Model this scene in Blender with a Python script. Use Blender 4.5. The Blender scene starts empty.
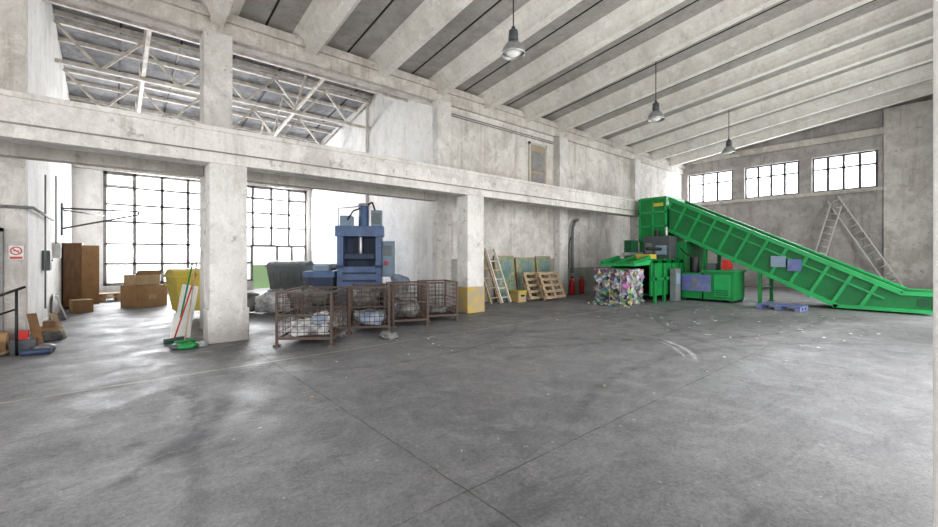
import bpy, bmesh, math, random
from mathutils import Vector, Matrix, noise
random.seed(7)
D=bpy.data
scene=bpy.context.scene
scene.view_settings.view_transform='Standard'
try: scene.view_settings.look='Medium High Contrast'
except Exception:
    try: scene.view_settings.look='None'
    except Exception: pass
scene.view_settings.exposure=0.05

# ---------------------------------------------------------------- materials
def nmat(name):
    m=D.materials.new(name); m.use_nodes=True
    nt=m.node_tree; b=nt.nodes['Principled BSDF']
    return m,nt,b
def c4(c): return (c[0],c[1],c[2],1)
def noise_node(nt,co,scale,detail=4,rough=0.6,stretch=None,dist=0):
    n=nt.nodes.new('ShaderNodeTexNoise'); n.inputs['Scale'].default_value=scale
    n.inputs['Detail'].default_value=detail; n.inputs['Roughness'].default_value=rough
    n.inputs['Distortion'].default_value=dist
    src=co
    if stretch:
        mp=nt.nodes.new('ShaderNodeMapping'); mp.inputs['Scale'].default_value=stretch
        nt.links.new(co,mp.inputs['Vector']); src=mp.outputs['Vector']
    nt.links.new(src,n.inputs['Vector'])
    return n.outputs['Fac']
def ramp(nt,fac,a,b,ca=(0,0,0),cb=(1,1,1)):
    r=nt.nodes.new('ShaderNodeValToRGB'); e=r.color_ramp.elements
    e[0].position=a; e[1].position=b; e[0].color=c4(ca); e[1].color=c4(cb)
    nt.links.new(fac,r.inputs['Fac']); return r.outputs['Color']
def mix(nt,fac,a,b,mode='MIX'):
    m=nt.nodes.new('ShaderNodeMix'); m.data_type='RGBA'; m.blend_type=mode
    for sock,v in ((m.inputs[0],fac),(m.inputs[6],a),(m.inputs[7],b)):
        if hasattr(v,'links'): nt.links.new(v,sock)
        elif isinstance(v,(int,float)): sock.default_value=v
        else: sock.default_value=c4(v)
    return m.outputs[2]
def math_(nt,op,a,b=None,c=None):
    m=nt.nodes.new('ShaderNodeMath'); m.operation=op
    for i,v in enumerate((a,b,c)):
        if v is None: continue
        if hasattr(v,'links'): nt.links.new(v,m.inputs[i])
        else: m.inputs[i].default_value=v
    return m.outputs[0]
def bump(nt,b,h,st=0.3,dist=0.02):
    bp=nt.nodes.new('ShaderNodeBump'); bp.inputs['Strength'].default_value=st; bp.inputs['Distance'].default_value=dist
    nt.links.new(h,bp.inputs['Height']); nt.links.new(bp.outputs['Normal'],b.inputs['Normal'])
def objco(nt): return nt.nodes.new('ShaderNodeTexCoord').outputs['Object']

def M(name,col,rough=0.6,metal=0.0,dirt=None,amt=0.5,scale=4,bmp=0.0,lo=0.4,hi=0.7,stretch=None):
    m,nt,b=nmat(name)
    b.inputs['Roughness'].default_value=rough; b.inputs['Metallic'].default_value=metal
    co=objco(nt)
    if dirt is None: dirt=tuple(x*0.55 for x in col)
    f=noise_node(nt,co,scale,6,0.65,stretch)
    r=ramp(nt,f,lo,hi)
    fa=math_(nt,'MULTIPLY',r,amt)
    nt.links.new(mix(nt,fa,col,dirt),b.inputs['Base Color'])
    if bmp>0: bump(nt,b,noise_node(nt,co,scale*6,4),bmp,0.01)
    return m

def wallmat(name,base,grime,brown,ga=0.6,streak=0.5,chips=0.35,foot=0.7):
    m,nt,b=nmat(name); b.inputs['Roughness'].default_value=0.9
    co=objco(nt)
    big=ramp(nt,noise_node(nt,co,0.6,10,0.72,None,0.6),0.43,0.62)
    c=mix(nt,math_(nt,'MULTIPLY',big,ga),base,grime)
    st=ramp(nt,noise_node(nt,co,1.0,8,0.72,(3.2,3.2,0.22)),0.52,0.68)
    c=mix(nt,math_(nt,'MULTIPLY',st,streak),c,brown)
    med=ramp(nt,noise_node(nt,co,2.0,10,0.75,(1,1,.6),1.0),0.50,0.62)
    c=mix(nt,math_(nt,'MULTIPLY',med,ga*0.55),c,tuple(x*0.8 for x in grime))
    ch=ramp(nt,noise_node(nt,co,4.5,10,0.74),0.585,0.63)
    c=mix(nt,math_(nt,'MULTIPLY',ch,chips),c,tuple(x*0.6 for x in grime))
    wh=ramp(nt,noise_node(nt,co,1.6,8,0.75),0.53,0.60)
    c=mix(nt,math_(nt,'MULTIPLY',wh,0.5),c,tuple(min(.88,x*1.15) for x in base))
    sep=nt.nodes.new('ShaderNodeSeparateXYZ'); nt.links.new(co,sep.inputs[0])
    zz=math_(nt,'ADD',sep.outputs[2],math_(nt,'MULTIPLY',noise_node(nt,co,2.0,8,0.75),1.2))
    ft=ramp(nt,math_(nt,'MULTIPLY',zz,0.5),0.35,0.62,(1,1,1),(0,0,0))
    c=mix(nt,math_(nt,'MULTIPLY',ft,foot),c,tuple(x*0.75 for x in grime))
    fine=ramp(nt,noise_node(nt,co,22,8,0.85),0.3,0.7,(0.80,0.80,0.80),(1.05,1.05,1.05))
    c=mix(nt,1.0,c,fine,'MULTIPLY')
    nt.links.new(c,b.inputs['Base Color'])
    bump(nt,b,noise_node(nt,co,10,8,0.75),0.4,0.02)
    return m

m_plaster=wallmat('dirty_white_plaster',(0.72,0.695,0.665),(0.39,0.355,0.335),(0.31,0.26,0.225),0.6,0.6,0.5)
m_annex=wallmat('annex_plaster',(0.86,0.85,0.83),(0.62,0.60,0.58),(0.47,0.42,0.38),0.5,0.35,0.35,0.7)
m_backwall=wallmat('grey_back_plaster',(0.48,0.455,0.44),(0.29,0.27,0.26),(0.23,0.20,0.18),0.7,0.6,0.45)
m_pillar=wallmat('whitewashed_concrete',(0.76,0.74,0.72),(0.44,0.415,0.395),(0.34,0.30,0.27),0.55,0.5,0.65,0.85)
m_beam=wallmat('stained_beam_concrete',(0.74,0.715,0.69),(0.46,0.43,0.405),(0.36,0.315,0.28),0.55,0.5,0.6,0.0)
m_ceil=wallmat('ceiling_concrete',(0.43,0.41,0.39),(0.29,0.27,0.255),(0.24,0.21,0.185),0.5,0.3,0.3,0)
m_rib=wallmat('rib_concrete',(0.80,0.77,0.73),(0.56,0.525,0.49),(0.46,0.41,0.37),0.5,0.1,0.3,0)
m_girder=wallmat('girder_concrete',(0.64,0.61,0.575),(0.40,0.365,0.335),(0.29,0.245,0.21),0.6,0.55,0.5,0)
m_roof=wallmat('asbestos_roof_boards',(0.33,0.33,0.34),(0.14,0.14,0.15),(0.12,0.11,0.11),0.9,0.4,0.6,0)
m_dado=wallmat('worn_grey_green_dado',(0.33,0.35,0.32),(0.38,0.36,0.33),(0.18,0.16,0.13),1.0,0.6,0.8,0.6)

def floormat():
    m,nt,b=nmat('worn_concrete_floor')
    co=objco(nt)
    sep=nt.nodes.new('ShaderNodeSeparateXYZ'); nt.links.new(co,sep.inputs[0])
    x,y=sep.outputs[0],sep.outputs[1]
    big=ramp(nt,noise_node(nt,co,0.4,10,0.7,None,0.5),0.38,0.62)
    c=mix(nt,big,(0.150,0.150,0.157),(0.215,0.215,0.222))
    med=ramp(nt,noise_node(nt,co,2.4,12,0.8,None,0.8),0.46,0.62)
    c=mix(nt,math_(nt,'MULTIPLY',med,0.5),c,(0.31,0.31,0.318))
    dk=ramp(nt,noise_node(nt,co,1.2,12,0.78,(0.5,1.5,1),0.8),0.53,0.65)
    c=mix(nt,math_(nt,'MULTIPLY',dk,0.55),c,(0.08,0.08,0.085))
    dk2=ramp(nt,noise_node(nt,co,6.5,8,0.78),0.56,0.64)
    c=mix(nt,math_(nt,'MULTIPLY',dk2,0.4),c,(0.09,0.09,0.095))
    sp=ramp(nt,noise_node(nt,co,30,8,0.88),0.34,0.66,(0.58,0.58,0.58),(1.35,1.35,1.35))
    c=mix(nt,1.0,c,sp,'MULTIPLY')
    wh=ramp(nt,noise_node(nt,co,13,3,0.5),0.695,0.73)
    c=mix(nt,math_(nt,'MULTIPLY',wh,0.5),c,(0.5,0.5,0.5))
    def ring(cx,cy,r,w,strength,col,c,ang=None,lo=.42,hi=.58):
        dx=math_(nt,'SUBTRACT',x,cx); dy=math_(nt,'SUBTRACT',y,cy)
        dist=math_(nt,'SQRT',math_(nt,'ADD',math_(nt,'MULTIPLY',dx,dx),math_(nt,'MULTIPLY',dy,dy)))
        dist=math_(nt,'ADD',dist,math_(nt,'MULTIPLY',math_(nt,'SUBTRACT',noise_node(nt,co,3,6,.75),.5),.16))
        e=math_(nt,'ABSOLUTE',math_(nt,'SUBTRACT',dist,r))
        f=ramp(nt,math_(nt,'DIVIDE',e,w),0.35,1.0,(1,1,1),(0,0,0))
        n=ramp(nt,noise_node(nt,co,4.5,9,0.85),lo,hi)
        f=math_(nt,'MULTIPLY',math_(nt,'MULTIPLY',f,n),strength)
        if ang:
            a=math_(nt,'ADD',math_(nt,'ARCTAN2',dy,dx),math_(nt,'MULTIPLY',math_(nt,'SUBTRACT',noise_node(nt,co,2,6,.8),.5),.5))
            g=math_(nt,'MULTIPLY',ramp(nt,math_(nt,'SUBTRACT',a,ang[0]),0.0,0.2),ramp(nt,math_(nt,'SUBTRACT',ang[1],a),0.0,0.2))
            f=math_(nt,'MULTIPLY',f,g)
        return mix(nt,f,c,col)
    dkc=(0.055,0.055,0.06)
    for cx,cy,r,w,s,an in ((-1.6,5.4,2.3,0.13,0.85,(-.9,.5)),(-1.15,5.5,2.1,0.13,0.85,(-.8,.15)),
                        (-3.5,4.0,4.0,0.10,.5,(-.6,.3))):
        c=ring(cx,cy,r,w,s,dkc,c,an,.38,.54)
    for cx,cy,r,w,s,an in ((9,10.5,5.2,0.09,0.6,(-2.6,-.9)),(9,10.5,6.6,0.09,0.6,(-2.5,-1.0)),(12.5,9.5,7.4,0.10,0.6,(-2.7,-1.1)),
                           (6,-3,6.0,0.10,.5,(.5,2.2)),(13,0,5.5,.1,.6,(1.2,2.9)),(4,10,4.6,.08,.5,(-2.2,-.6)),(13,1,4.4,.1,.6,(1.2,2.9))):
        c=ring(cx,cy,r,w,s,dkc,c,an)
    for cx,cy,r,w,s,an in ((5.6,5.2,2.88,0.05,0.8,(-1.2,-.5)),(5.6,5.2,2.72,0.03,0.7,(-1.15,-.6))):
        c=ring(cx,cy,r,w,s,(0.62,0.62,0.62),c,an,.35,.6)
    def line(src,pos,w,strength,col,c):
        wob=math_(nt,'MULTIPLY',math_(nt,'SUBTRACT',noise_node(nt,co,4,3,.6),.5),.03)
        e=math_(nt,'ABSOLUTE',math_(nt,'ADD',math_(nt,'SUBTRACT',src,pos),wob))
        f=math_(nt,'LESS_THAN',e,w)
        f=math_(nt,'MULTIPLY',f,ramp(nt,noise_node(nt,co,3,5,0.7),0.3,0.55))
        return mix(nt,math_(nt,'MULTIPLY',f,strength),c,col)
    for p in (1.84,7.94,14.0,20.1): c=line(x,p,0.007,0.75,(0.05,0.05,0.05),c)
    for p in (2.16,8.3,14.4): c=line(y,p,0.007,0.75,(0.05,0.05,0.05),c)
    c=line(y,6.75,0.03,0.55,(0.46,0.43,0.32),c)
    nt.links.new(c,b.inputs['Base Color'])
    rr=ramp(nt,noise_node(nt,co,1.4,8,0.75),0.35,0.65,(0.40,0.40,0.40),(0.72,0.72,0.72))
    nt.links.new(rr,b.inputs['Roughness'])
    bump(nt,b,noise_node(nt,co,18,10,0.8),0.6,0.014)
    return m
m_floor=floormat()

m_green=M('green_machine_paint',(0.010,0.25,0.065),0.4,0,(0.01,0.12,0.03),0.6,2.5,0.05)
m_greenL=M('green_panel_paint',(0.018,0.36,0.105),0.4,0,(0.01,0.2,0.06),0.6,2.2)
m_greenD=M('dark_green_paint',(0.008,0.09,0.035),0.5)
m_greenM=M('deep_green_paint',(0.010,0.19,0.055),0.5,0,(0.01,0.11,0.035),0.8,1.6)  # darker green for the conveyor panels, sets off the lighter ribs
m_blue=M('blue_press_paint',(0.12,0.19,0.35),0.45,0,(0.07,0.09,0.15),0.7,3)
m_blueD=M('dark_blue_paint',(0.04,0.065,0.12),0.5)
m_blueP=M('blue_violet_panel_paint',(0.12,0.15,0.34),0.5,0,(0.25,0.27,0.33),0.6,4)
m_bluegrey=M('blue_grey_cabinet_paint',(0.25,0.33,0.42),0.5,0,(0.15,0.2,0.27),0.5,4)
m_steel=M('galvanised_steel',(0.42,0.43,0.44),0.45,0.6,(0.2,0.18,0.16),0.5,8)
m_rust=M('rusty_wire',(0.11,0.09,0.08),0.7,0.3,(0.14,0.065,0.035),0.6,9)
m_alu=M('aluminium',(0.62,0.62,0.63),0.35,0.6,(0.4,0.4,0.4),0.4,6)
m_black=M('black_metal',(0.02,0.02,0.022),0.5)
m_rubber=M('black_rubber',(0.025,0.025,0.025),0.85)
m_dgrey=M('dark_grey_plastic',(0.09,0.10,0.11),0.5)
m_mgrey=M('mid_grey_plastic',(0.20,0.22,0.23),0.5)
m_yellow=M('yellow_plastic',(0.55,0.44,0.06),0.5,0,(0.35,0.28,0.08),0.6,4)
m_yelpaint=M('worn_yellow_paint',(0.50,0.36,0.10),0.8,0,(0.34,0.31,0.27),0.9,4,0,.42,.58)
m_card=M('cardboard',(0.36,0.23,0.12),0.85,0,(0.26,0.15,0.08),0.6,5)
m_cardL=M('pale_cardboard',(0.48,0.35,0.22),0.85)
m_wood=M('raw_pallet_wood',(0.48,0.37,0.26),0.85,0,(0.22,0.16,0.11),0.8,5,0.1,stretch=(1,4,4))
m_ward=M('brown_veneer',(0.24,0.14,0.075),0.6,0,(0.14,0.075,0.04),0.7,4,stretch=(4,4,0.6))
m_white=M('white_plastic',(0.75,0.75,0.73),0.6,0,(0.5,0.5,0.48),0.4,5)
m_bag=M('woven_white_sack',(0.62,0.62,0.63),0.6,0,(0.22,0.23,0.25),0.9,6,0.4,.42,.62)
m_bagG=M('grey_plastic_sack',(0.22,0.22,0.22),0.5,0,(0.07,0.07,0.07),0.9,6,0.4)
m_bagB=M('bluegrey_sack',(0.20,0.27,0.38),0.5,0,(0.45,0.45,0.47),0.9,6,0.4)
m_red=M('red_paint',(0.50,0.03,0.025),0.4)
m_steelW=M('cream_painted_steel',(0.70,0.67,0.62),0.6,0,(0.28,0.22,0.17),0.7,5)
m_frame=M('window_frame_paint',(0.28,0.28,0.28),0.6,0,(0.16,0.13,0.11),0.7,6)
m_frameD=M('dark_window_frame',(0.10,0.10,0.11),0.6)
m_grass=M('grass',(0.07,0.14,0.035),0.95,0,(0.12,0.16,0.06),0.7,3)
m_hatch=M('faded_door',(0.40,0.33,0.26),0.8,0,(0.28,0.22,0.18),0.6,3)

def muralmat():
    m,nt,b=nmat('faded_mural_paint'); b.inputs['Roughness'].default_value=.8
    co=objco(nt)
    c=mix(nt,ramp(nt,noise_node(nt,co,1.5,5,.6),.42,.58),(0.13,0.22,0.20),(0.30,0.34,0.22))
    c=mix(nt,ramp(nt,noise_node(nt,co,2.1,5,.6,(1,1,1.4),1),.55,.6),c,(0.16,0.24,0.34))
    c=mix(nt,ramp(nt,noise_node(nt,co,2.9,5,.6,None,1),.6,.64),c,(0.50,0.42,0.16))
    c=mix(nt,ramp(nt,noise_node(nt,co,3.7,6,.7),.6,.63),c,(0.08,0.07,0.06))
    nt.links.new(c,b.inputs['Base Color']); return m
m_mural=muralmat()

def glass(name,a,b_):
    m,nt,b=nmat(name)
    nt.nodes.remove(b)
    out=nt.nodes['Material Output']
    t=nt.nodes.new('ShaderNodeBsdfTransparent'); t.inputs[0].default_value=(0.97,0.98,1,1)
    d=nt.nodes.new('ShaderNodeBsdfTranslucent'); d.inputs[0].default_value=(0.93,0.94,0.95,1)
    mx=nt.nodes.new('ShaderNodeMixShader')
    co=objco(nt); f=ramp(nt,noise_node(nt,co,1.5,6,0.7),0.4,0.75,(a,a,a),(b_,b_,b_))
    nt.links.new(f,mx.inputs[0]); nt.links.new(t.outputs[0],mx.inputs[1]); nt.links.new(d.outputs[0],mx.inputs[2])
    nt.links.new(mx.outputs[0],out.inputs['Surface']); return m
m_glass=glass('dusty_glass',.05,.3)
m_frost=glass('frosted_glass',.86,.96)
def emis(name,col,s):
    m,nt,b=nmat(name); b.inputs['Base Color'].default_value=c4(col)
    b.inputs['Emission Color'].default_value=c4(col); b.inputs['Emission Strength'].default_value=s; return m
m_bulb=emis('pendant_bulb',(0.8,0.78,0.74),0.1)
def trash():
    m,nt,b=nmat('compressed_mixed_plastic'); b.inputs['Roughness'].default_value=0.4
    co=objco(nt)
    v=nt.nodes.new('ShaderNodeTexVoronoi'); v.inputs['Scale'].default_value=7.5; nt.links.new(co,v.inputs['Vector'])
    h=nt.nodes.new('ShaderNodeSeparateColor'); nt.links.new(v.outputs['Color'],h.inputs[0])
    cc=nt.nodes.new('ShaderNodeCombineColor'); cc.mode='HSV'
    nt.links.new(h.outputs[0],cc.inputs[0]); 
    nt.links.new(math_(nt,'MULTIPLY',math_(nt,'POWER',h.outputs[1],1.6),.8),cc.inputs[1]); nt.links.new(math_(nt,'MULTIPLY_ADD',h.outputs[2],0.5,0.06),cc.inputs[2])
    nt.links.new(cc.outputs[0],b.inputs['Base Color'])
    bump(nt,b,v.outputs['Distance'],0.8,0.05); return m
m_trash=trash()

# ---------------------------------------------------------------- mesh builder
class B:
    def __init__(s,name,bevel=0.0):
        s.name=name; s.bm=bmesh.new(); s.mats=[]; s.bevel=bevel; s.T=Matrix.Identity(4)
    def mi(s,m):
        if m not in s.mats: s.mats.append(m)
        return s.mats.index(m)
    def face(s,vs,m,smooth=False):
        try:
            f=s.bm.faces.new(vs); f.material_index=s.mi(m); f.smooth=smooth
        except ValueError: pass
    def hexa(s,p,m):
        v=[s.bm.verts.new(s.T@Vector(q)) for q in p]
        for q in ((3,2,1,0),(4,5,6,7),(0,1,5,4),(1,2,6,5),(2,3,7,6),(3,0,4,7)): s.face([v[i] for i in q],m)
    def box(s,a,b,m,R=None):
        x0,y0,z0=a; x1,y1,z1=b
        p=[(x0,y0,z0),(x1,y0,z0),(x1,y1,z0),(x0,y1,z0),(x0,y0,z1),(x1,y0,z1),(x1,y1,z1),(x0,y1,z1)]
        if R is not None: p=[R@Vector(q) for q in p]
        s.hexa(p,m)
    def beam(s,p1,p2,w,h,m,up=(0,0,1)):
        p1=Vector(p1);p2=Vector(p2); d=(p2-p1).normalized(); up=Vector(up)
        if abs(d.dot(up))>0.99: up=Vector((1,0,0))
        x=d.cross(up).normalized(); z=x.cross(d).normalized()
        P=[]
        for q in (p1,p2):
            P.append([q-x*w/2-z*h/2,q+x*w/2-z*h/2,q+x*w/2+z*h/2,q-x*w/2+z*h/2])
        s.hexa([P[0][0],P[0][1],P[0][2],P[0][3],P[1][0],P[1][1],P[1][2],P[1][3]],m)
    def cyl(s,p1,p2,r,m,seg=12,r2=None,caps=True):
        p1=Vector(p1);p2=Vector(p2); d=(p2-p1).normalized()
        a=Vector((0,0,1)) if abs(d.z)<0.9 else Vector((1,0,0))
        x=d.cross(a).normalized(); y=d.cross(x).normalized(); r2=r if r2 is None else r2
        A=[];C=[]
        for i in range(seg):
            t=2*math.pi*i/seg; o=x*math.cos(t)+y*math.sin(t)
            A.append(s.bm.verts.new(s.T@(p1+o*r))); C.append(s.bm.verts.new(s.T@(p2+o*r2)))
        for i in range(seg):
            j=(i+1)%seg; s.face([A[i],A[j],C[j],C[i]],m,seg>6)
        if caps: s.face(A[::-1],m); s.face(C,m)
    def path(s,pts,r,m,seg=8):
        for a,b in zip(pts[:-1],pts[1:]): s.cyl(a,b,r,m,seg)
    def lathe(s,prof,m,seg=24,c=(0,0,0)):
        rings=[]
        for r,z in prof:
            rings.append([s.bm.verts.new(s.T@Vector((c[0]+r*math.cos(2*math.pi*i/seg),c[1]+r*math.sin(2*math.pi*i/seg),c[2]+z))) for i in range(seg)])
        for a,b in zip(rings[:-1],rings[1:]):
            for i in range(seg):
                j=(i+1)%seg; s.face([a[i],a[j],b[j],b[i]],m,True)
    def prismx(s,poly,x0,x1,m):
        A=[s.bm.verts.new(s.T@Vector((x0,y,z))) for y,z in poly]; C=[s.bm.verts.new(s.T@Vector((x1,y,z))) for y,z in poly]
        n=len(poly)
        s.face(A,m); s.face(C[::-1],m)
        for i in range(n): s.face([A[i],C[i],C[(i+1)%n],A[(i+1)%n]],m)
    def prismy(s,poly,y0,z0,y1,z1,m):
        A=[s.bm.verts.new(s.T@Vector((x,y0,z0+z))) for x,z in poly]; C=[s.bm.verts.new(s.T@Vector((x,y1,z1+z))) for x,z in poly]
        n=len(poly)
        s.face(A,m); s.face(C[::-1],m)
        for i in range(n): s.face([A[i],C[i],C[(i+1)%n],A[(i+1)%n]],m)
    def blob(s,c,r,m,seed=0,amp=0.25,flat=True,sub=3,f=1.6):
        tb=bmesh.new(); bmesh.ops.create_icosphere(tb,subdivisions=sub,radius=1)
        mp={}
        for v in tb.verts:
            p=v.co.copy(); 
            q=Vector([math.copysign(abs(t)**0.75,t) for t in p])
            n=noise.noise(p*f+Vector((seed*7.1,seed*3.3,0)))*amp+noise.noise(p*f*3+Vector((seed,0,seed*5)))*amp*0.7
            q=q*(1+n); w=Vector((c[0]+q.x*r[0],c[1]+q.y*r[1],c[2]+q.z*r[2]))
            if flat: w.z=max(w.z,c[2]-r[2]*0.75)
            mp[v.index]=s.bm.verts.new(s.T@w)
        for fa in tb.faces: s.face([mp[v.index] for v in fa.verts],m,False if sub<2 else True)
        tb.free()
    def done(s,loc=(0,0,0),rz=0,rot=None):
        me=D.meshes.new(s.name)
        bmesh.ops.recalc_face_normals(s.bm,faces=s.bm.faces)
        s.bm.to_mesh(me); s.bm.free()
        for m in s.mats: me.materials.append(m)
        o=D.objects.new(s.name,me); scene.collection.objects.link(o)
        o.location=loc; o.rotation_euler=rot if rot else (0,0,rz)
        if s.bevel>0:
            bv=o.modifiers.new('bevel','BEVEL'); bv.width=s.bevel; bv.segments=2; bv.limit_method='ANGLE'
        return o

# ---------------------------------------------------------------- shell
YW=10.66; XB=26.0; XA=-1.15; XR=7.95; YF=22.0; XREAR=-9.0; YR=-1.0
COLX=(1.76,7.9,14.0,20.1)
f=B('floor'); f.box((XREAR-.3,YR-.3,-.15),(XB+.3,YF+.3,0),m_floor); f.done()
g=B('ground_outside'); g.box((-60,-60,-.4),(90,90,-.16),m_grass); g.done()

def cz(y): return 7.05+0.125*(YW-y)
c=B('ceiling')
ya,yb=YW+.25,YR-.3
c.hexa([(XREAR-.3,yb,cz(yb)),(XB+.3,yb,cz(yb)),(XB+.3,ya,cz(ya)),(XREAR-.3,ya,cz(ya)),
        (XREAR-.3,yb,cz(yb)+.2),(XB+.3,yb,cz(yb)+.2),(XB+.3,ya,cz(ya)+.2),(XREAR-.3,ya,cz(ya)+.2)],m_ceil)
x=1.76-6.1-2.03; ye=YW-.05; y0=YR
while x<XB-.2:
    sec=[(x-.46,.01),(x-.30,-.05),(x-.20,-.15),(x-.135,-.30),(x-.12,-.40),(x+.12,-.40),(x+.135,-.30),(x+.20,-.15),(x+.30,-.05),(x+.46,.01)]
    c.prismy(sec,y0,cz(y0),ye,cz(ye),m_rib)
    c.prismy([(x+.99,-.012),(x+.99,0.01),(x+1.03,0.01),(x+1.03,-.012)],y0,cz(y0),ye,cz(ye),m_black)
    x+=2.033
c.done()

w=B('wall_left')
w.box((XR,YW,0),(XB,YW+.3,7.05),m_plaster)
w.box((XREAR,YW,0),(XA,YW+.3,7.05),m_plaster)
w.box((XA,YW+.06,6.42),(XR,YW+.3,8.7),m_girder)
w.box((XREAR,YW-.12,6.45),(XA,YW,7.0),m_girder)
w.box((XA,YW-.12,6.45),(XB,YW-.002,6.78),m_girder)
w.box((XA,YW-.2,6.78),(XB,YW-.002,6.98),m_girder)
w.box((8.3,YW-.006,0),(13.72,YW-.001,1.5),m_dado)
w.box((14.3,YW-.006,0),(19.8,YW-.001,1.1),m_dado)
w.done()
for x in COLX:
    p=B('concrete_column',.01); p.box((-.27,-.26,0),(.27,0.02 if x>7 else .3,6.44),m_pillar); p.done((x,YW-.02,0))
b=B('concrete_gallery_beam',.012)
b.box((XREAR,8.8,3.3),(17.9,9.25,3.95),m_beam)
b.box((XREAR,9.25,3.72),(17.9,YW-.3,3.92),m_girder)
b.box((XREAR,8.77,3.88),(17.9,8.8,3.97),m_beam)
b.done()
b=B('concrete_lintel_beam',.01)
b.box((XREAR,YW-.28,3.30),(COLX[0]-.29,YW-.01,3.93),m_girder)
b.box((COLX[0]+.29,YW-.28,3.30),(COLX[1]-.29,YW-.01,3.93),m_girder)
b.done()
for x,yel in ((1.66,0),(7.8,1),(-4.4,0),(17.5,0)):
    p=B('concrete_pillar',.02)
    p.box((-.31,-.0,0),(.31,.46,3.3),m_pillar)
    if yel: p.box((-.325,-.015,0),(.325,.475,.74),m_yelpaint)
    else: p.box((-.34,-.025,0),(.34,.48,.62),m_pillar)
    p.done((x,8.79,0))

# back wall with 3 windows
wins=[(7.98,10.34),(5.05,7.42),(2.24,4.56)]
w=B('wall_back'); zt,zb=6.38,4.70
T=.35
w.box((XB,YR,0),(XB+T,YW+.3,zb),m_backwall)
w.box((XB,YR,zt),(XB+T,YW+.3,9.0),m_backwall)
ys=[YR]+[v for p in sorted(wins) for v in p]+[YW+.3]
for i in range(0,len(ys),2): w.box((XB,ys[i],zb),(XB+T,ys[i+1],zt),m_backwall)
w.box((XB-.14,-.95,0),(XB,2.05,8.1),m_plaster)
w.box((XB-.16,2.05,7.0),(XB,YW,7.3),m_girder)
w.box((XB-.10,2.05,4.52),(XB,YW,4.68),m_girder)
w.done()
for i,(a,bb) in enumerate(wins):
    w=B('window_%d'%(i+1)); n=4 if i else 3; t=.07
    w.box((0,0,0),(.06,bb-a,t),m_frameD); w.box((0,0,zt-zb-t),(.06,bb-a,zt-zb),m_frameD)
    w.box((0,0,.62*(zt-zb)),(.06,bb-a,.62*(zt-zb)+t),m_frameD)
    for k in range(n+1):
        yy=(bb-a-t)*k/n; w.box((0,yy,t),(.06,yy+t*1.4,zt-zb-t),m_frameD)
    w.box((.025,.02,.02),(.032,bb-a-.02,zt-zb-.02),m_glass)
    w.done((XB+.15,a,zb))

w=B('wall_right')
H=9.0
w.box((XREAR,YR-.3,4.8),(XB,YR,H),m_plaster)
for a,bb in ((XREAR,-6.5),(-1.5,4.0),(11,14),(21,XB)): w.box((a,YR-.3,0),(bb,YR,4.8),m_plaster)  # gaps are unseen door openings, added to let light in
w.done()
w=B('door_jamb',.01); w.box((1.6,YR,0),(2.1,.037,cz(0)-.45),m_pillar); w.done()
w=B('wall_rear'); w.box((XREAR-.3,YR,4.8),(XREAR,YW+.3,H),m_plaster)
w.box((XREAR-.3,YR,0),(XREAR,1,4.8),m_plaster); w.box((XREAR-.3,9,0),(XREAR,YW+.3,4.8),m_plaster); w.done()

# annex
def rz_(y): return 7.2+0.12*(YF-y)
w=B('wall_annex_left'); 
w.hexa([(XA-.3,YW+.3,0),(XA,YW+.3,0),(XA,YF,0),(XA-.3,YF,0),(XA-.3,YW+.3,8.6),(XA,YW+.3,8.6),(XA,YF,7.2),(XA-.3,YF,7.2)],m_annex); w.done()
w=B('wall_annex_right')
w.hexa([(XR,YW+.3,0),(XR+.3,YW+.3,0),(XR+.3,YF,0),(XR,YF,0),(XR,YW+.3,8.6),(XR+.3,YW+.3,8.6),(XR+.3,YF,7.2),(XR,YF,7.2)],m_annex)
w.done()
w=B('concrete_pilaster'); w.box((XR-.1,15.6,0),(XR-.001,16.0,7.85),m_annex); w.done()
w=B('wall_annex_far')
S=.4
WX=[(-.25,3.55),(4.3,7.75)]
w.box((XA-.3,YF,0),(-.25,YF+.3,7.3),m_annex); w.box((3.55,YF,0),(4.3,YF+.3,7.3),m_annex); w.box((7.75,YF,0),(XR+.3,YF+.3,7.3),m_annex)
for a,bb in WX:
    w.box((a,YF,5.0),(bb,YF+.3,6.2),m_annex)
    w.box((a,YF,7.0),(bb,YF+.3,7.3),m_annex)
w.box((-.25,YF,0),(3.55,YF+.3,S),m_annex)
w.box((4.3,YF,0),(5.2,YF+.3,S),m_annex); w.box((6.25,YF,0),(7.75,YF+.3,S),m_annex)
w.box((XA,YF-.15,5.0),(XR,YF,5.3),m_girder)
w.done()
k=4
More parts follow.
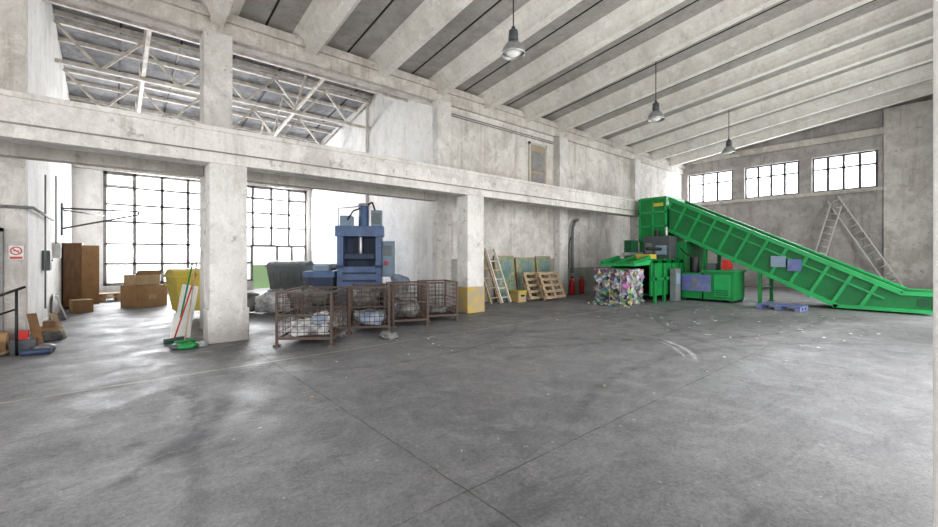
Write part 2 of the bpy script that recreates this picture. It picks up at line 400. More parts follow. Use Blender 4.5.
for (a,bb) in WX:
    w=B('window_%d'%k); k+=1
    W=bb-a; t=.11; n=4; hb=.08
    w.box((0,0,5.0-t),(W,.08,5.0),m_frame)
    zs=[1.25,2.05,2.95,3.65,4.35]
    if a<1:
        w.box((0,0,S),(W,.08,S+t),m_frame)
        for z in zs: w.box((0,0,z),(W,.08,z+hb),m_frame)
        w.box((.02,.03,S),(W-.02,.04,2.08),m_frost); w.box((.02,.03,2.08),(W-.02,.04,5.0-t),m_glass)
        for q in range(n+1):
            xx=(W-t)*q/n; w.box((xx,0,S),(xx+t,.08,5.0),m_frame)
    else:
        for z in zs[2:]: w.box((0,0,z),(W,.08,z+hb),m_frame)
        for z in [S]+zs[:2]:
            w.box((0,0,z),(5.2-a,.08,z+hb),m_frame); w.box((6.25-a,0,z),(W,.08,z+hb),m_frame)
        w.box((.02,.03,2.1),(W-.02,.04,5.0-t),m_glass)
        w.box((.02,.03,S),(5.2-a,.04,2.1),m_frost); w.box((6.25-a,.03,S),(W-.02,.04,2.1),m_frost)
        w.box((5.2-a,0,2.05),(6.25-a,.08,2.15),m_frame)
        for xx in (0,.45,5.2-a-t,6.25-a,2.65,W-t): w.box((xx,0,S if xx not in(5.2-a-t,6.25-a) else 0),(xx+t,.08,2.1),m_frame)
        for q in range(n+1):
            xx=(W-t)*q/n; w.box((xx,0,2.1),(xx+t,.08,5.0),m_frame)
    for q in ((0,) if a<1 else (0,1,3)):
        for z in range(7): w.beam((.1+q*(W-t)/n,.02,4.46+z*.07),((q+1)*(W-t)/n,.02,4.46+z*.07),.05,.04,m_frame)
    for q in range(n+1):
        xx=(W-t)*q/n; w.box((xx,0,6.2),(xx+t,.08,7.0),m_frame)
    w.box((0,0,6.2),(W,.08,6.26),m_frame); w.box((0,0,6.94),(W,.08,7.0),m_frame)
    w.box((.02,.03,6.22),(W-.02,.04,6.98),m_glass)
    w.done((a,YF+.1,0))
r=B('ceiling_annex')
ya,yb=YW+.05,YF+.4
r.hexa([(XA-.3,ya,rz_(ya)),(XR+.3,ya,rz_(ya)),(XR+.3,yb,rz_(yb)),(XA-.3,yb,rz_(yb)),
        (XA-.3,ya,rz_(ya)+.12),(XR+.3,ya,rz_(ya)+.12),(XR+.3,yb,rz_(yb)+.12),(XA-.3,yb,rz_(yb)+.12)],m_roof)
y=11.2
while y<22:
    r.beam((XA,y,rz_(y)-.06),(XR,y,rz_(y)-.06),.08,.12,m_steelW); y+=1.35
for x in (.2,1.6,3.0,4.4,5.8,7.2): r.beam((x,11,rz_(11)-.015),(x,21.9,rz_(21.9)-.015),.05,.03,m_black)
r.done()
for y in (12.6,15.4,18.2,20.8):
    t=B('steel_roof_truss'); zt_=-.2; dz=-1.05 if y<20 else -.7
    t.beam((XA+.02,0,zt_),(XR-.02,0,zt_),.11,.11,m_steelW)
    t.beam((XA+.02,0,zt_+dz),(XR-.02,0,zt_+dz),.10,.10,m_steelW)
    n=5; L=XR-XA-.04
    for i in range(n):
        xa=XA+.02+L*i/n; xb=XA+.02+L*(i+1)/n; xm=(xa+xb)/2
        t.beam((xa,0,zt_),(xm,0,zt_+dz),.07,.07,m_steelW); t.beam((xm,0,zt_+dz),(xb,0,zt_),.07,.07,m_steelW)
    t.done((0,y,rz_(y)))
t=B('steel_roof_bracing')
for x in (.7,5.0):
    ys=[12.6,15.4,18.2,20.8]
    t.beam((x,11.1,rz_(11.1)-1.2),(x,21.9,rz_(21.9)-1.2),.09,.09,m_steelW)
    for a,bb in zip(ys[:-1],ys[1:]):
        mid=(a+bb)/2
        t.beam((x,a,rz_(a)-1.15),(x,mid,rz_(mid)-.15),.06,.06,m_steelW)
        t.beam((x,mid,rz_(mid)-.15),(x,bb,rz_(bb)-1.15),.06,.06,m_steelW)
t.done()

h=B('door_1'); h.box((0,-.05,0),(.9,0,1.95),m_hatch)
for z in (.1,.95): h.box((.1,-.065,z),(.8,-.05,z+.75),m_frame)
h.box((-.07,-.07,0),(0,0,2.03),m_girder); h.box((.9,-.07,0),(.97,0,2.03),m_girder); h.box((-.07,-.07,1.95),(.97,0,2.03),m_girder)
h.done((12.2,YW-.003,3.95))
h=B('door_2'); h.box((0,-.04,0),(.95,0,2.02),m_ward); h.box((.12,-.055,.15),(.83,-.04,.9),m_hatch); h.box((.12,-.055,1.05),(.83,-.04,1.9),m_hatch)
h.box((-.06,-.07,0),(0,0,2.08),m_frame); h.box((.95,-.07,0),(1.01,0,2.08),m_frame); h.box((-.06,-.07,2.02),(1.01,0,2.08),m_frame)
h.cyl((.88,-.09,1.02),(.78,-.09,1.02),.012,m_alu); h.cyl((.88,-.04,1.02),(.88,-.1,1.02),.012,m_alu)
h.done((-2.42,YW-.003,0))
s=B('no_smoking_sign'); s.box((-.09,-.008,-.12),(.09,0,.12),m_white)
s.cyl((0,-.008,.03),(0,-.012,.03),.075,m_red,24); s.cyl((0,-.012,.03),(0,-.014,.03),.055,m_white,24)
s.beam((-.05,-.016,.08),(.05,-.016,-.02),.004,.016,m_red); s.box((-.04,-.016,.022),(.04,-.014,.036),m_black)
s.box((-.075,-.012,-.11),(.075,-.008,-.07),m_red)
s.done((-1.26,YW-.002,1.66))

# ---------------------------------------------------------------- pendant lamps
for x in (6.1,12.2,18.3):
    y=5.75; zc=cz(y); zl=5.72
    l=B('pendant_lamp')
    l.cyl((0,0,.42),(0,0,zc-zl),.012,m_black,8)
    l.lathe([(.0,.46),(.035,.46),(.04,.40),(.09,.38),(.10,.20),(.085,.17),(.12,.14)],m_dgrey)
    l.lathe([(.10,.15),(.15,.11),(.20,.04),(.235,-.05),(.245,-.11),(.235,-.11),(.225,-.05),(.19,.03),(.14,.10),(.09,.13)],m_steel)
    l.lathe([(.0,-.14),(.08,-.12),(.16,-.06),(.2,-.02)],m_bulb)
    l.cyl((0,0,zc-zl-.06),(0,0,zc-zl),.05,m_dgrey,12)
    l.done((x,y,zl))

# ---------------------------------------------------------------- conveyor
cv=B('incline_conveyor')
X0,X1=16.6,18.1
poly=[(7.3,3.88),(.95,.60),(.30,.60),(.30,.06),(2.35,.06),(7.3,2.58)]
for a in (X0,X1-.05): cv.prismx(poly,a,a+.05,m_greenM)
sl=(3.88-.60)/(7.3-.95)
nrm=Vector((0,-sl,1)).normalized()
def topz(y): return .60+sl*(y-.95)
for a,s_ in ((X0-.03,-1),(X1+.03,1)):
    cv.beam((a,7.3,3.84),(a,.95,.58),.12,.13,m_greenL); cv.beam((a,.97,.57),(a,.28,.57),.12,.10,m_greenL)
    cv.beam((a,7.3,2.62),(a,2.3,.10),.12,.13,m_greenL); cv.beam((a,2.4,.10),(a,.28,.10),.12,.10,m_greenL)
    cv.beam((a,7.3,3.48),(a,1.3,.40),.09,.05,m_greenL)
    cv.beam((a,.31,.06),(a,.31,.6),.08,.07,m_green)
    y=7.15
    while y>1.25:
        p=Vector((a,y,topz(y)-.03)); 
        L=1.17; q=p-nrm*L
        if q.z<.1: q=p-nrm*max(.1,(p.z-.1)/nrm.z)
        if q.y>7.3:
            k_=(7.3-p.y)/(q.y-p.y); q=p.lerp(q,k_)
        cv.beam(p,q,.09,.07,m_greenL,up=(1,0,0))
        y-=.52
cv.prismx([(7.3,3.60),(.95,.32),(.4,.32),(.4,.27),(.98,.27),(7.3,3.54)],X0+.06,X1-.06,m_rubber)
y=7.0
while y>1.1:
    cv.box((X0+.08,y,topz(y)-.27),(X1-.08,y+.03,topz(y)-.16),m_dgrey); y-=.45
cv.prismx([(7.3,2.66),(2.35,.12),(.4,.12),(.4,.08),(2.4,.08),(7.3,2.6)],X0+.06,X1-.06,m_greenD)
cv.cyl((X0-.02,.55,.33),(X1+.02,.55,.33),.12,m_greenD,16)
for yy in (6.0,4.3):
    zz=topz(yy)-1.30
    for a in (X0+.06,X1-.06):
        cv.beam((a,yy,0),(a,yy,zz),.1,.1,m_green); cv.box((a-.1,yy-.1,0),(a+.1,yy+.1,.02),m_green)
    cv.beam((X0+.06,yy,.5),(X1-.06,yy,.5),.06,.06,m_green)
cv.box((X0-.14,3.15,1.12),(X0-.095,3.5,1.50),m_blueP)
cv.box((X0-.14,3.55,1.24),(X0-.095,3.95,1.60),m_bluegrey)
cv.done()

# ---------------------------------------------------------------- baler
bl=B('horizontal_baler',.008)
bl.box((14.0,6.75,.22),(16.4,6.83,1.35),m_green); bl.box((14.0,8.17,.22),(16.4,8.25,1.35),m_green)
bl.box((14.1,6.83,.22),(16.4,8.17,.30),m_greenD); bl.box((14.4,6.83,1.27),(16.4,8.17,1.35),m_greenD)
for xx in (14.1,14.8,15.5,16.25):
    bl.box((xx,6.67,.0),(xx+.12,6.75,1.45),m_green); bl.box((xx,8.25,.0),(xx+.12,8.33,1.45),m_green)
    bl.box((xx,6.67,1.35),(xx+.12,8.33,1.50),m_green)
bl.box((14.0,6.67,.75),(16.4,6.75,.86),m_green)
bl.hexa([(13.05,6.85,1.26),(14.2,6.8,1.30),(14.2,8.2,1.30),(13.05,8.15,1.26),(13.05,6.85,1.34),(14.2,6.8,1.50),(14.2,8.2,1.50),(13.05,8.15,1.34)],m_greenL)
for yy in (6.88,7.45,8.02): bl.hexa([(13.05,yy,1.33),(14.2,yy,1.45),(14.2,yy+.1,1.45),(13.05,yy+.1,1.33),(13.05,yy,1.42),(14.2,yy,1.62),(14.2,yy+.1,1.62),(13.05,yy+.1,1.42)],m_green)
bl.box((14.35,7.0,1.5),(14.9,7.5,1.66),m_yellow)
bl.cyl((14.2,7.9,1.65),(15.6,7.9,1.65),.09,m_steel); bl.cyl((14.2,7.0,1.85),(15.2,7.0,1.85),.06,m_black)
bl.box((16.4,6.6,.1),(18.4,8.4,2.15),m_green)
bl.box((16.36,6.85,.5),(16.4,8.15,1.1),m_greenD)
bl.box((16.5,7.36,2.15),(18.2,8.42,3.95),m_green)
for z in (2.2,2.75,3.3,3.85): bl.box((16.44,7.34,z),(16.5,8.46,z+.07),m_greenL)
for yy in (7.34,7.85,8.39): bl.box((16.44,yy,2.15),(16.5,yy+.07,3.9),m_greenL)
bl.box((16.425,7.45,3.56),(16.44,7.85,3.70),m_yellow)
bl.box((15.7,6.9,1.5),(16.35,7.9,2.35),m_dgrey); bl.box((15.66,7.0,1.65),(15.7,7.4,2.0),m_bluegrey); bl.box((15.66,7.55,1.7),(15.7,7.8,2.1),m_mgrey)
bl.box((15.0,8.0,1.5),(15.5,8.3,2.2),m_greenD)
bl.cyl((15.9,7.1,2.35),(15.9,7.1,2.7),.05,m_steel); bl.cyl((16.2,7.6,2.3),(16.2,7.6,2.6),.1,m_black)
bl.box((15.2,6.45,.0),(15.6,6.66,1.15),m_mgrey); bl.box((15.24,6.44,.6),(15.56,6.45,1.0),m_bluegrey)
bl.box((15.9,5.85,.08),(17.0,6.55,1.0),m_green); bl.box((15.9,4.85,.08),(17.0,5.8,1.05),m_green); bl.box((15.85,4.8,1.05),(17.05,5.85,1.10),m_greenL)
bl.box((15.86,5.55,.35),(15.9,6.53,.94),m_blueP); bl.box((15.84,6.0,.45),(15.86,6.15,.8),m_mgrey)
bl.box((15.86,4.95,.2),(15.9,5.45,.95),m_greenL)
for i in range(3): bl.box((15.85,5.0,.25+i*.07),(15.87,5.4,.28+i*.07),m_greenD)
bl.cyl((16.2,6.2,1.0),(16.2,6.2,1.55),.15,m_black,14); bl.box((16.05,5.45,1.1),(16.35,5.75,1.34),m_dgrey)
bl.cyl((16.0,5.15,1.24),(16.4,5.15,1.24),.13,m_red,16); bl.box((16.0,5.05,1.35),(16.2,5.25,1.46),m_red)
bl.path([(16.2,6.2,1.5),(16.1,6.5,1.7),(16.2,6.7,1.9)],.025,m_black)
bl.box((15.9,4.9,0),(17.0,5.0,.08),m_black); bl.box((15.9,6.4,0),(17.0,6.5,.08),m_black); bl.box((16.4,6.7,0),(18.4,8.3,.1),m_black)
bl.done()
ba=B('compressed_waste_bale')
tb=bmesh.new(); bmesh.ops.create_cube(tb,size=1); bmesh.ops.subdivide_edges(tb,edges=tb.edges,cuts=16,use_grid_fill=True)
mp={}
for v in tb.verts:
    p=v.co; d=noise.noise_vector(p*8)*.10+noise.noise_vector(p*20)*.07
    mp[v.index]=ba.bm.verts.new(Vector((p.x*1.0+d.x,p.y*1.22+d.y,max(0,(p.z+.5)*1.15+d.z*.4))))
for fa in tb.faces: ba.face([mp[v.index] for v in fa.verts],m_trash)
tb.free()
for yy in (-.4,0,.4): ba.path([(-.60,yy,.02),(-.60,yy,1.15)],.008,m_steel,6)
ba.done((13.2,7.5,0))
fr=B('loose_plastic_waste')
for i in range(26):
    fr.blob((random.gauss(0,.1),random.gauss(0,.35),.03),(random.uniform(.03,.08),random.uniform(.03,.08),.035),m_trash,i,.3,True,1)
fr.done((12.2,7.4,0))

# ---------------------------------------------------------------- blue press
p=B('hydraulic_baling_press',.01)
for xx in (-.62,.62):
    p.box((xx-.1,-.4,0),(xx+.1,.4,2.45),m_blue)
    p.box((xx-.13,-.43,1.2),(xx+.13,.43,1.3),m_blueD)
p.box((-.8,-.5,0),(.8,.5,.35),m_blueD); p.box((-.52,-.42,.35),(.52,-.34,1.25),m_blue); p.box((-.52,.3,.35),(.52,.4,2.3),m_blueD)
p.box((-.78,-.42,2.25),(.78,.42,2.6),m_blue); p.box((-.5,-.3,1.5),(.5,.3,1.68),m_blueD)
p.cyl((0,0,1.6),(0,0,2.4),.07,m_alu); p.cyl((.1,0,2.6),(.1,0,3.3),.17,m_blue,18); p.cyl((.1,0,3.3),(.1,0,3.38),.21,m_steel,18)
p.box((-.65,-.3,2.6),(-.25,.3,2.95),m_bluegrey); p.box((.36,-.2,2.6),(.72,.3,3.15),m_bluegrey); p.box((.4,-.22,2.7),(.68,-.2,3.05),m_mgrey)
p.path([(.1,-.1,3.25),(.4,-.15,3.42),(.5,0,3.1)],.03,m_black); p.path([(-.4,-.3,2.8),(-.2,-.35,3.1),(0,-.2,3.2)],.025,m_black)
p.path([(-.72,-.1,2.6),(-.72,-.1,3.2),(.0,-.1,3.28)],.02,m_steel)
p.box((-1.6,-.5,.0),(-.82,.4,.9),m_blueD); p.box((-1.75,-.55,.9),(-.78,.5,1.1),m_blue); p.box((-1.5,-.3,1.1),(-1.0,.2,1.3),m_bluegrey)
for z in (.5,.75,1.0): p.box((-.54,-.45,z),(.54,-.42,z+.06),m_blueD)
p.box((.74,-.3,.9),(1.15,.1,2.1),m_bluegrey); p.box((.80,-.34,1.3),(.92,-.3,1.42),m_red); p.box((.78,-.32,1.6),(1.05,-.3,1.95),m_mgrey)
p.done((6.45,13.2,0),-.55)

# ---------------------------------------------------------------- containers
def container(name,loc,rz,mb,ml,W=1.25,Dp=.95,H=1.05):
    c=B(name,.015)
    a=.12
    c.hexa([(-W/2+a,-Dp/2+a,.2),(W/2-a,-Dp/2+a,.2),(W/2-a,Dp/2-a,.2),(-W/2+a,Dp/2-a,.2),(-W/2,-Dp/2,H),(W/2,-Dp/2,H),(W/2,Dp/2,H),(-W/2,Dp/2,H)],mb)
    for i in range(5):
        x=-W/2+.2+i*(W-.4)/4
        c.hexa([(x-.03,-Dp/2+a-.03,.25),(x+.03,-Dp/2+a-.03,.25),(x+.03,-Dp/2+a,.25),(x-.03,-Dp/2+a,.25),
                (x-.03,-Dp/2-.02,H-.1),(x+.03,-Dp/2-.02,H-.1),(x+.03,-Dp/2+.01,H-.1),(x-.03,-Dp/2+.01,H-.1)],mb)
    c.box((-W/2-.04,-Dp/2-.04,H),(W/2+.04,Dp/2+.04,H+.06),mb)
    n=8
    pr=[(-Dp/2-.03+ (Dp+.06)*i/n, H+.06+.17*math.sin(math.pi*i/n)) for i in range(n+1)]
    c.prismx(pr,-W/2-.03,W/2+.03,ml)
    for sx in (-1,1):
        c.cyl((sx*(W/2+.03),0,H-.2),(sx*(W/2+.12),0,H-.2),.03,ml)
        for sy in (-1,1):
            x=sx*(W/2-.22); y=sy*(Dp/2-.2)
            c.cyl((x-.025,y,.09),(x+.025,y,.09),.09,m_rubber,14); c.box((x-.04,y-.03,.1),(x+.04,y+.03,.22),m_steel)
    return c.done(loc,rz)
container('yellow_waste_container',(1.75,13.0,0),.15,m_yellow,m_yellow)
container('grey_waste_container',(4.85,15.4,0),-.6,m_mgrey,m_dgrey,1.3,1.0,1.2)
container('grey_waste_container',(6.6,17.2,0),-.4,m_dgrey,m_dgrey)

# ---------------------------------------------------------------- mesh cages
def cage(loc,rz,fill,W=.95,L=1.25,H=.97,wire=m_rust):
    c=B('wire_mesh_pallet_cage')
    x0,x1,y0,y1=-W/2,W/2,-L/2,L/2
    for xx in (x0,x1):
        for yy in (y0,y1):
            c.beam((xx,yy,0),(xx,yy,H),.04,.04,wire); c.box((xx-.05,yy-.05,0),(xx+.05,yy+.05,.03),wire)
    for z,t in ((.14,.045),(H-.02,.035),(.55,.02)):
        for xx in (x0,x1): c.beam((xx,y0,z),(xx,y1,z),t,t,wire)
        for yy in (y0,y1): c.beam((x0,yy,z),(x1,yy,z),t,t,wire)
    c.box((x0,y0,.12),(x1,y1,.145),wire)
    n=8
    for i in range(1,n):
        xx=x0+W*i/n
        for yy in (y0,y1): c.cyl((xx,yy,.14),(xx,yy,H),.0055,wire,4,caps=False)
    n=10
    for i in range(1,n):
        yy=y0+L*i/n
        for xx in (x0,x1): c.cyl((xx,yy,.14),(xx,yy,H),.0055,wire,4,caps=False)
    for i in range(1,8):
        z=.14+(H-.14)*i/8
        for xx in (x0,x1): c.cyl((xx,y0,z),(xx,y1,z),.0055,wire,4,caps=False)
        for yy in (y0,y1): c.cyl((x0,yy,z),(x1,yy,z),.0055,wire,4,caps=False)
    for (cx,cy,cz_,rx,ry,rz2,m,sd) in fill: c.blob((cx,cy,cz_),(rx,ry,rz2),m,sd,.45)
    c.done(loc,rz)
R0=-.67
cage((2.98,8.0,0),R0,[(-.05,-.25,.26,.30,.26,.15,m_bag,1),(.1,.22,.26,.26,.26,.15,m_bagG,2),(.12,-.05,.40,.16,.2,.12,m_bag,3),(.18,-.3,.42,.12,.13,.10,m_bagB,13)])
cage((4.28,8.3,0),-.5,[(0,.15,.27,.28,.25,.14,m_bagG,4),(0,-.2,.27,.26,.2,.15,m_bagB,5)],.8,1.0)
cage((5.33,8.5,0),-.35,[(0,.0,.33,.28,.30,.2,m_bagG,6),(.0,.1,.6,.2,.2,.12,m_bagG,7)],.78,.9)
cage((6.32,8.62,0),-.3,[(0,.1,.22,.25,.25,.08,m_bagG,17)],.75,.85)
s=B('dark_plastic_sheeting'); s.blob((0,0,.05),(.14,.2,.06),m_bagG,44,.5); s.blob((.1,.2,.04),(.1,.12,.05),m_bag,45,.5); s.done((4.1,7.2,0))

s=B('waste_sack_pile')
for i,(x,y,z,r,m) in enumerate([(0,0,.28,.38,m_bag),(.75,.35,.3,.38,m_bagG),(.3,.8,.3,.38,m_bagG),(-.45,.5,.28,.36,m_bagG),(1.4,.5,.33,.38,m_bagG)]):
    s.blob((x,y,z),(r,r*.9,r*.75),m,i+20,.4)
s.done((3.4,12.3,0))
s=B('waste_sack_pile')
for i,(x,y,z,r,m) in enumerate([(0,0,.33,.38,m_bagG),(.9,-.1,.36,.42,m_bagG),(1.35,.25,.7,.28,m_bagB)]):
    s.blob((x,y,z),(r,r*.9,r*.95),m,i+40,.4)
s.done((5.7,11.4,0))

# ---------------------------------------------------------------- ladders, pallets
def ladder2(name,base,top,W,n,m,side):
    base=Vector(base);top=Vector(top);side=Vector(side).normalized()
    l=B(name); d=top-base
    for s_ in (-W/2,W/2): l.beam(side*s_,d+side*s_,.05,.09,m,up=side.cross(d))
    for i in range(n): 
        q=d*((i+.6)/n); l.cyl(q-side*W/2,q+side*W/2,.02,m,8)
    return l.done(base)
ladder2('aluminium_ladder',(25.3,1.5,.03),(25.80,3.75,4.3),.42,14,m_alu,(0,.9,-.47))
ladder2('aluminium_ladder',(25.1,4.5,.03),(25.65,3.60,4.0),.40,13,m_alu,(0,.97,.23))
ladder2('wooden_ladder',(9.65,9.9,.02),(9.35,10.45,1.95),.42,6,m_wood,(1,0,0))
ladder2('wooden_ladder',(10.15,9.9,.02),(9.85,10.4,1.85),.40,6,m_steelW,(1,0,0))
for x,wd_,hh,a in ((10.75,1.0,1.62,-7),(11.85,1.05,1.55,-6),(12.95,.9,1.6,-7)):
    s=B('painted_board'); s.box((-wd_/2,-.015,0),(wd_/2,.015,hh),m_mural)
    s.box((-wd_/2,-.03,0),(-wd_/2+.04,-.015,hh),m_wood); s.box((wd_/2-.04,-.03,0),(wd_/2,-.015,hh),m_wood); s.box((-wd_/2,-.03,hh-.04),(wd_/2,-.015,hh),m_wood)
    s.done((x,10.43,.004),rot=(math.radians(a),0,0))
def pallet(name,m,W=1.2,Dp=.8):
    p=B(name)
    for i in range(5): y=-Dp/2+i*(Dp-.1)/4; p.box((-W/2,y,.12),(W/2,y+.1,.142),m)
    for x in (-W/2,-.07,W/2-.14):
        p.box((x,-Dp/2,.1),(x+.14,Dp/2,.12),m)
        for y in (-Dp/2,-.07,Dp/2-.14): p.box((x,y,.022),(x+.14,y+.14,.1),m)
        p.box((x,-Dp/2,0),(x+.14,Dp/2,.022),m)
    return p
p=pallet('wooden_pallet',m_wood,1.2,1.0); p.done((11.75,9.98,.50),rot=(math.radians(70),0,math.radians(0)))
p=pallet('wooden_pallet',m_wood,1.2,1.0); p.done((12.15,9.64,.50),rot=(math.radians(68),0,math.radians(3)))
p=pallet('blue_plastic_pallet',m_blueP,1.1,.7); p.done((15.3,3.4,0),1.5)
s=B('yellow_crate',.01); s.box((-.2,-.2,0),(.2,.2,.35),m_yelpaint); s.box((-.23,-.23,.35),(.23,.23,.40),m_yellow); s.box((-.08,-.24,.2),(.08,-.2,.26),m_black); s.done((10.8,9.95,0))
for x,y in ((14.45,10.3),(15.2,10.35)):
    e=B('fire_extinguisher'); e.lathe([(0,0),(.1,0),(.11,.02),(.11,.55),(.08,.62),(.03,.66),(.03,.70),(0,.70)],m_red,18)
    e.box((-.02,-.06,.70),(.02,.05,.74),m_black); e.path([(0,0,.70),(.12,0,.66),(.14,0,.3),(.14,0,.1)],.014,m_black); e.done((x,y,0))
d=B('curved_duct_pipe'); d.path([(0,0,0),(0,0,1.6),(.05,0,1.95),(.2,0,2.15),(.4,0,2.25)],.06,m_mgrey,10)
d.path([(-.25,0,.2),(-.25,0,1.2),(-.1,0,1.5)],.02,m_black); d.done((14.75,10.5,.9))
s=B('wooden_crate'); s.box((-.35,-.2,0),(.35,.2,.3),m_wood); 
for z in (.05,.2): s.box((-.36,-.22,z),(.36,-.2,z+.07),m_cardL)
s.done((8.9,10.1,3.925))
s=B('floodlight'); s.box((-.2,-.1,.1),(.2,.1,.35),m_dgrey); s.box((-.17,-.11,.13),(.17,-.1,.32),m_alu); s.cyl((0,0,0),(0,0,.1),.03,m_black); s.done((9.7,10.1,3.925))
c=B('electrical_conduit'); 
for z in (6.15,6.22): c.cyl((8.3,YW-.03,z),(13.6,YW-.03,z),.018,m_frame,8)
c.done()
c=B('beam_conduit'); c.cyl((-3,8.75,3.5),(17.5,8.75,3.5),.012,m_frame,6); c.done()

# ---------------------------------------------------------------- left side things
s=B('wardrobe',.005)
s.box((-.20,-.45,.05),(.20,.45,1.95),m_ward); s.box((-.23,-.48,1.95),(.23,.48,2.0),m_ward); s.box((-.17,-.42,0),(.17,.42,.05),m_black)
s.box((.20,-.43,.08),(.22,-.01,1.93),m_ward); s.box((.20,.01,.08),(.22,.43,1.93),m_ward)
s.box((.21,-.47,.08),(.62,-.45,1.93),m_card)
for yy in (-.05,.05): s.cyl((.22,yy,1.0),(.25,yy,1.0),.015,m_alu)
s.done((-.91,18.0,0))
s=B('cardboard_box',.005); s.box((-.45,-.4,0),(.45,.4,.68),m_card); s.box((-.45,-.03,.68),(.45,.03,.683),m_cardL); s.box((-.12,-.405,.25),(.12,-.4,.4),m_cardL)
s.done((.80,16.9,0),.5)
s=B('cardboard_box',.005); s.box((-.36,-.3,0),(.36,.3,.32),m_cardL); s.hexa([(-.36,-.3,.32),(.36,-.3,.32),(.36,-.31,.32),(-.36,-.31,.32),(-.36,-.42,.46),(.36,-.42,.46),(.36,-.43,.46),(-.36,-.43,.46)],m_card)
s.done((.75,16.9,.69),.45)
s=B('cardboard_box',.005); s.box((-.22,-.22,0),(.22,.22,.36),m_card); s.box((-.22,-.02,.36),(.22,.02,.362),m_cardL); s.done((-.65,16.2,0),.2)
p=pallet('wooden_pallet',m_wood,1.0,.8); p.done((-.25,19.6,0),.1)
p=pallet('wooden_pallet',m_wood,1.0,.8); p.done((-.25,19.6,.145),.14)
s=B('white_board_panel'); s.box((-.02,-.35,0),(.02,.35,.65),m_white); s.done((-.88,14.9,.01),rot=(0,math.radians(-18),.1))
s=B('wall_bracket_frame')
s.path([(0,0,0),(1.75,-.2,0),(1.75,-.2,-.1),(0,0,-.6)],.025,m_dgrey); s.path([(0,0,-.8),(0,0,.15)],.025,m_dgrey); s.path([(0,1.2,.0),(0,0,0)],.022,m_dgrey)
s.path([(0,0,-.05),(.9,1.6,-.05)],.02,m_dgrey)
s.done((XA+.05,17.0,3.0))
s=B('wall_pipe'); 
s.path([(-3.4,YW-.08,2.45),(XA+.10,YW-.08,2.45),(XA+.10,14.0,2.45)],.025,m_frame); s.path([(XA+.10,12.4,3.3),(XA+.10,12.4,.5)],.015,m_mgrey)
s.path([(XA+.10,14.6,3.6),(XA+.10,14.6,1.9)],.015,m_mgrey)
s.done()
s=B('electrical_box'); s.box((0,-.17,-.22),(.12,.17,.22),m_mgrey); s.box((.12,-.15,-.2),(.13,.15,.2),m_frame); s.cyl((.13,.1,0),(.15,.1,0),.02,m_black); s.done((XA+.002,13.1,1.5))
s=B('electrical_box'); s.box((0,-.15,-.2),(.14,.15,.2),m_white); s.box((.14,-.12,-.17),(.15,.12,.17),m_frame); s.done((XA+.002,15.2,1.75))
s=B('hand_rail'); s.path([(-.9,0,0),(-.9,0,.62),(0,.0,.95),(.35,0,1.10)],.02,m_black); s.path([(.25,0,0),(.25,0,1.05)],.02,m_black); s.path([(-.9,0,.3),(.25,0,.75)],.015,m_black); s.done((-1.40,9.75,0),.2)
s=B('scrap_pile')
s.box((-.35,-.15,0),(-.05,.2,.35),m_card); s.box((0,-.2,0),(.3,.1,.22),m_dgrey); s.box((.08,-.12,.22),(.20,.02,.36),m_red)
s.beam((-.2,-.3,.03),(.3,.3,.08),.09,.05,m_wood); s.beam((.35,-.2,.02),(.2,.25,.6),.12,.02,m_ward); s.beam((-.4,.1,.02),(-.5,.35,.9),.2,.02,m_card)
s.cyl((-.2,-.35,0),(-.2,-.35,.25),.1,m_black,14); s.blob((.4,-.25,.06),(.13,.12,.07),m_bagG,9); s.cyl((.15,-.45,.05),(.5,-.5,.05),.05,m_blueD,12)
s.done((-1.25,10.15,0))
s=B('scrap_pile'); s.box((-.2,-.2,0),(.1,.2,.22),m_card); s.box((-.1,-.15,.22),(.08,.1,.34),m_ward); s.beam((.2,-.3,.02),(.0,.3,.45),.1,.02,m_wood); s.blob((.05,-.35,.08),(.16,.12,.1),m_bagG,31); s.done((-.9,11.5,0))
def broom(loc,top,mh,hm):
    s=B('push_broom'); top=Vector(top)
    s.cyl((0,0,.06),top,.014,mh,8); s.box((-.16,-.03,.05),(.16,.03,.09),hm); s.box((-.16,-.035,0),(.16,.035,.05),m_greenD); return s.done(loc,.3)
broom((1.0,9.05,0),(.30,.2,1.5),m_wood,m_green)
broom((.88,9.4,0),(.42,.1,1.25),m_red,m_dgrey)
s=B('snow_shovel'); s.cyl((0,0,.4),(.2,.05,1.45),.015,m_green,8); s.hexa([(-.18,-.02,0),(.16,-.02,0),(.16,0,0),(-.18,0,0),(-.1,.02,.5),(.18,.02,.5),(.18,.04,.5),(-.1,.04,.5)],m_white); s.done((1.02,9.8,.0))
s=B('white_leaning_board'); s.box((-.15,-.012,0),(.15,.012,1.0),m_white); s.done((1.08,10.2,.02),rot=(math.radians(-8),math.radians(12),.2))
s=B('plastic_scrap'); s.blob((0,0,.05),(.16,.1,.05),m_green,3,.4,True,2); s.blob((.2,.1,.04),(.1,.08,.05),m_bag,4,.4,True,2); s.blob((-.15,.1,.04),(.1,.1,.05),m_dgrey,6,.4,True,2); s.done((1.0,8.62,0))

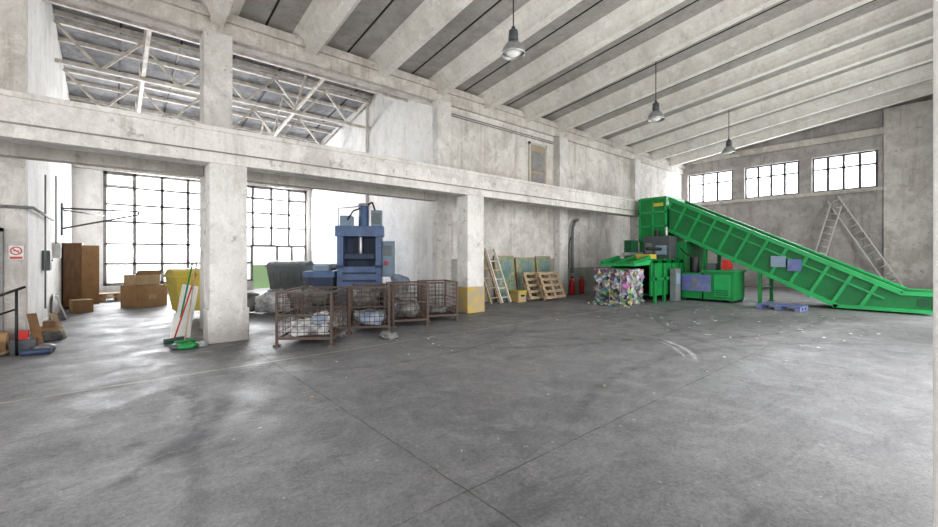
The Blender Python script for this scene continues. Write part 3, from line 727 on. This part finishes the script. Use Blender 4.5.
l=B('paper_litter')
for i in range(150):
    if i<25: x=random.uniform(2,6); y=random.uniform(5,7)
    elif i<125: x=random.uniform(9,15); y=random.uniform(1,6.5)
    else: x=random.uniform(1,12); y=random.uniform(1.5,7)
    a=random.uniform(0,6.28); w=random.uniform(.006,.02)*(1.6 if x>8 else 1); h=w*random.uniform(.4,1)
    if random.random()<.04: w*=2;h*=2
    R=Matrix.Translation((x,y,.003))@Matrix.Rotation(a,4,'Z')@Matrix.Rotation(random.uniform(-.2,.2),4,'X')
    l.box((-w,-h,0),(w,h,.004),random.choice((m_white,m_bag,m_bag,m_cardL)),R)
l.done()

# ---------------------------------------------------------------- lights
def area(name,loc,rot,sx,sy,power,col=(1,1,1)):
    L=D.lights.new(name,'AREA'); L.shape='RECTANGLE'; L.size=sx; L.size_y=sy; L.energy=power; L.color=col
    o=D.objects.new(name,L); scene.collection.objects.link(o); o.location=loc; o.rotation_euler=rot; return o
H_=math.pi/2
area('daylight_annex_1',(1.65,YF+.7,3.4),(-H_,0,0),4.2,4.0,1250,(1,.99,.98))
area('daylight_annex_2',(6.0,YF+.7,3.9),(-H_,0,0),3.8,3.0,950,(1,.99,.98))
area('daylight_annex_3',(3.7,YF+.7,6.6),(-H_,0,0),8.8,.9,350,(1,.99,.98))
for i,(a,bb) in enumerate(wins):
    area('daylight_back_%d'%i,(XB+.8,(a+bb)/2,(zb+zt)/2),(0,H_,0),1.9,2.6,280,(1,1,1))
area('added_door_light_1',(7.5,YR-.35,2.4),(H_,0,0),6.8,4.6,520,(1,.99,.98))  # added lamp in an unseen side opening, brightens the near hall
area('added_door_light_2',(17.5,YR-.35,2.4),(H_,0,0),6.8,4.6,500,(1,.99,.98))  # added lamp in the second unseen side opening, brightens the far hall
area('added_door_light_3',(-4,YR-.35,2.4),(H_,0,0),4.8,4.6,330,(1,.99,.98))  # added lamp in an unseen opening behind the camera
area('added_door_light_4',(XREAR-.35,5,2.4),(0,-H_,0),4.6,7.8,450,(1,.99,.98))  # lamp added in the unseen rear opening to fill the hall

wd=D.worlds.new('sky'); scene.world=wd; wd.use_nodes=True
bg=wd.node_tree.nodes['Background']; bg.inputs[0].default_value=(.94,.97,1,1); bg.inputs[1].default_value=1.8

cam=D.cameras.new('camera'); co=D.objects.new('camera',cam); scene.collection.objects.link(co)
co.location=(0,0,1.6); co.rotation_euler=(H_,0,math.radians(-40.62)); cam.lens=16.0; cam.sensor_width=36; cam.shift_y=-.008; cam.clip_start=.05
scene.camera=co
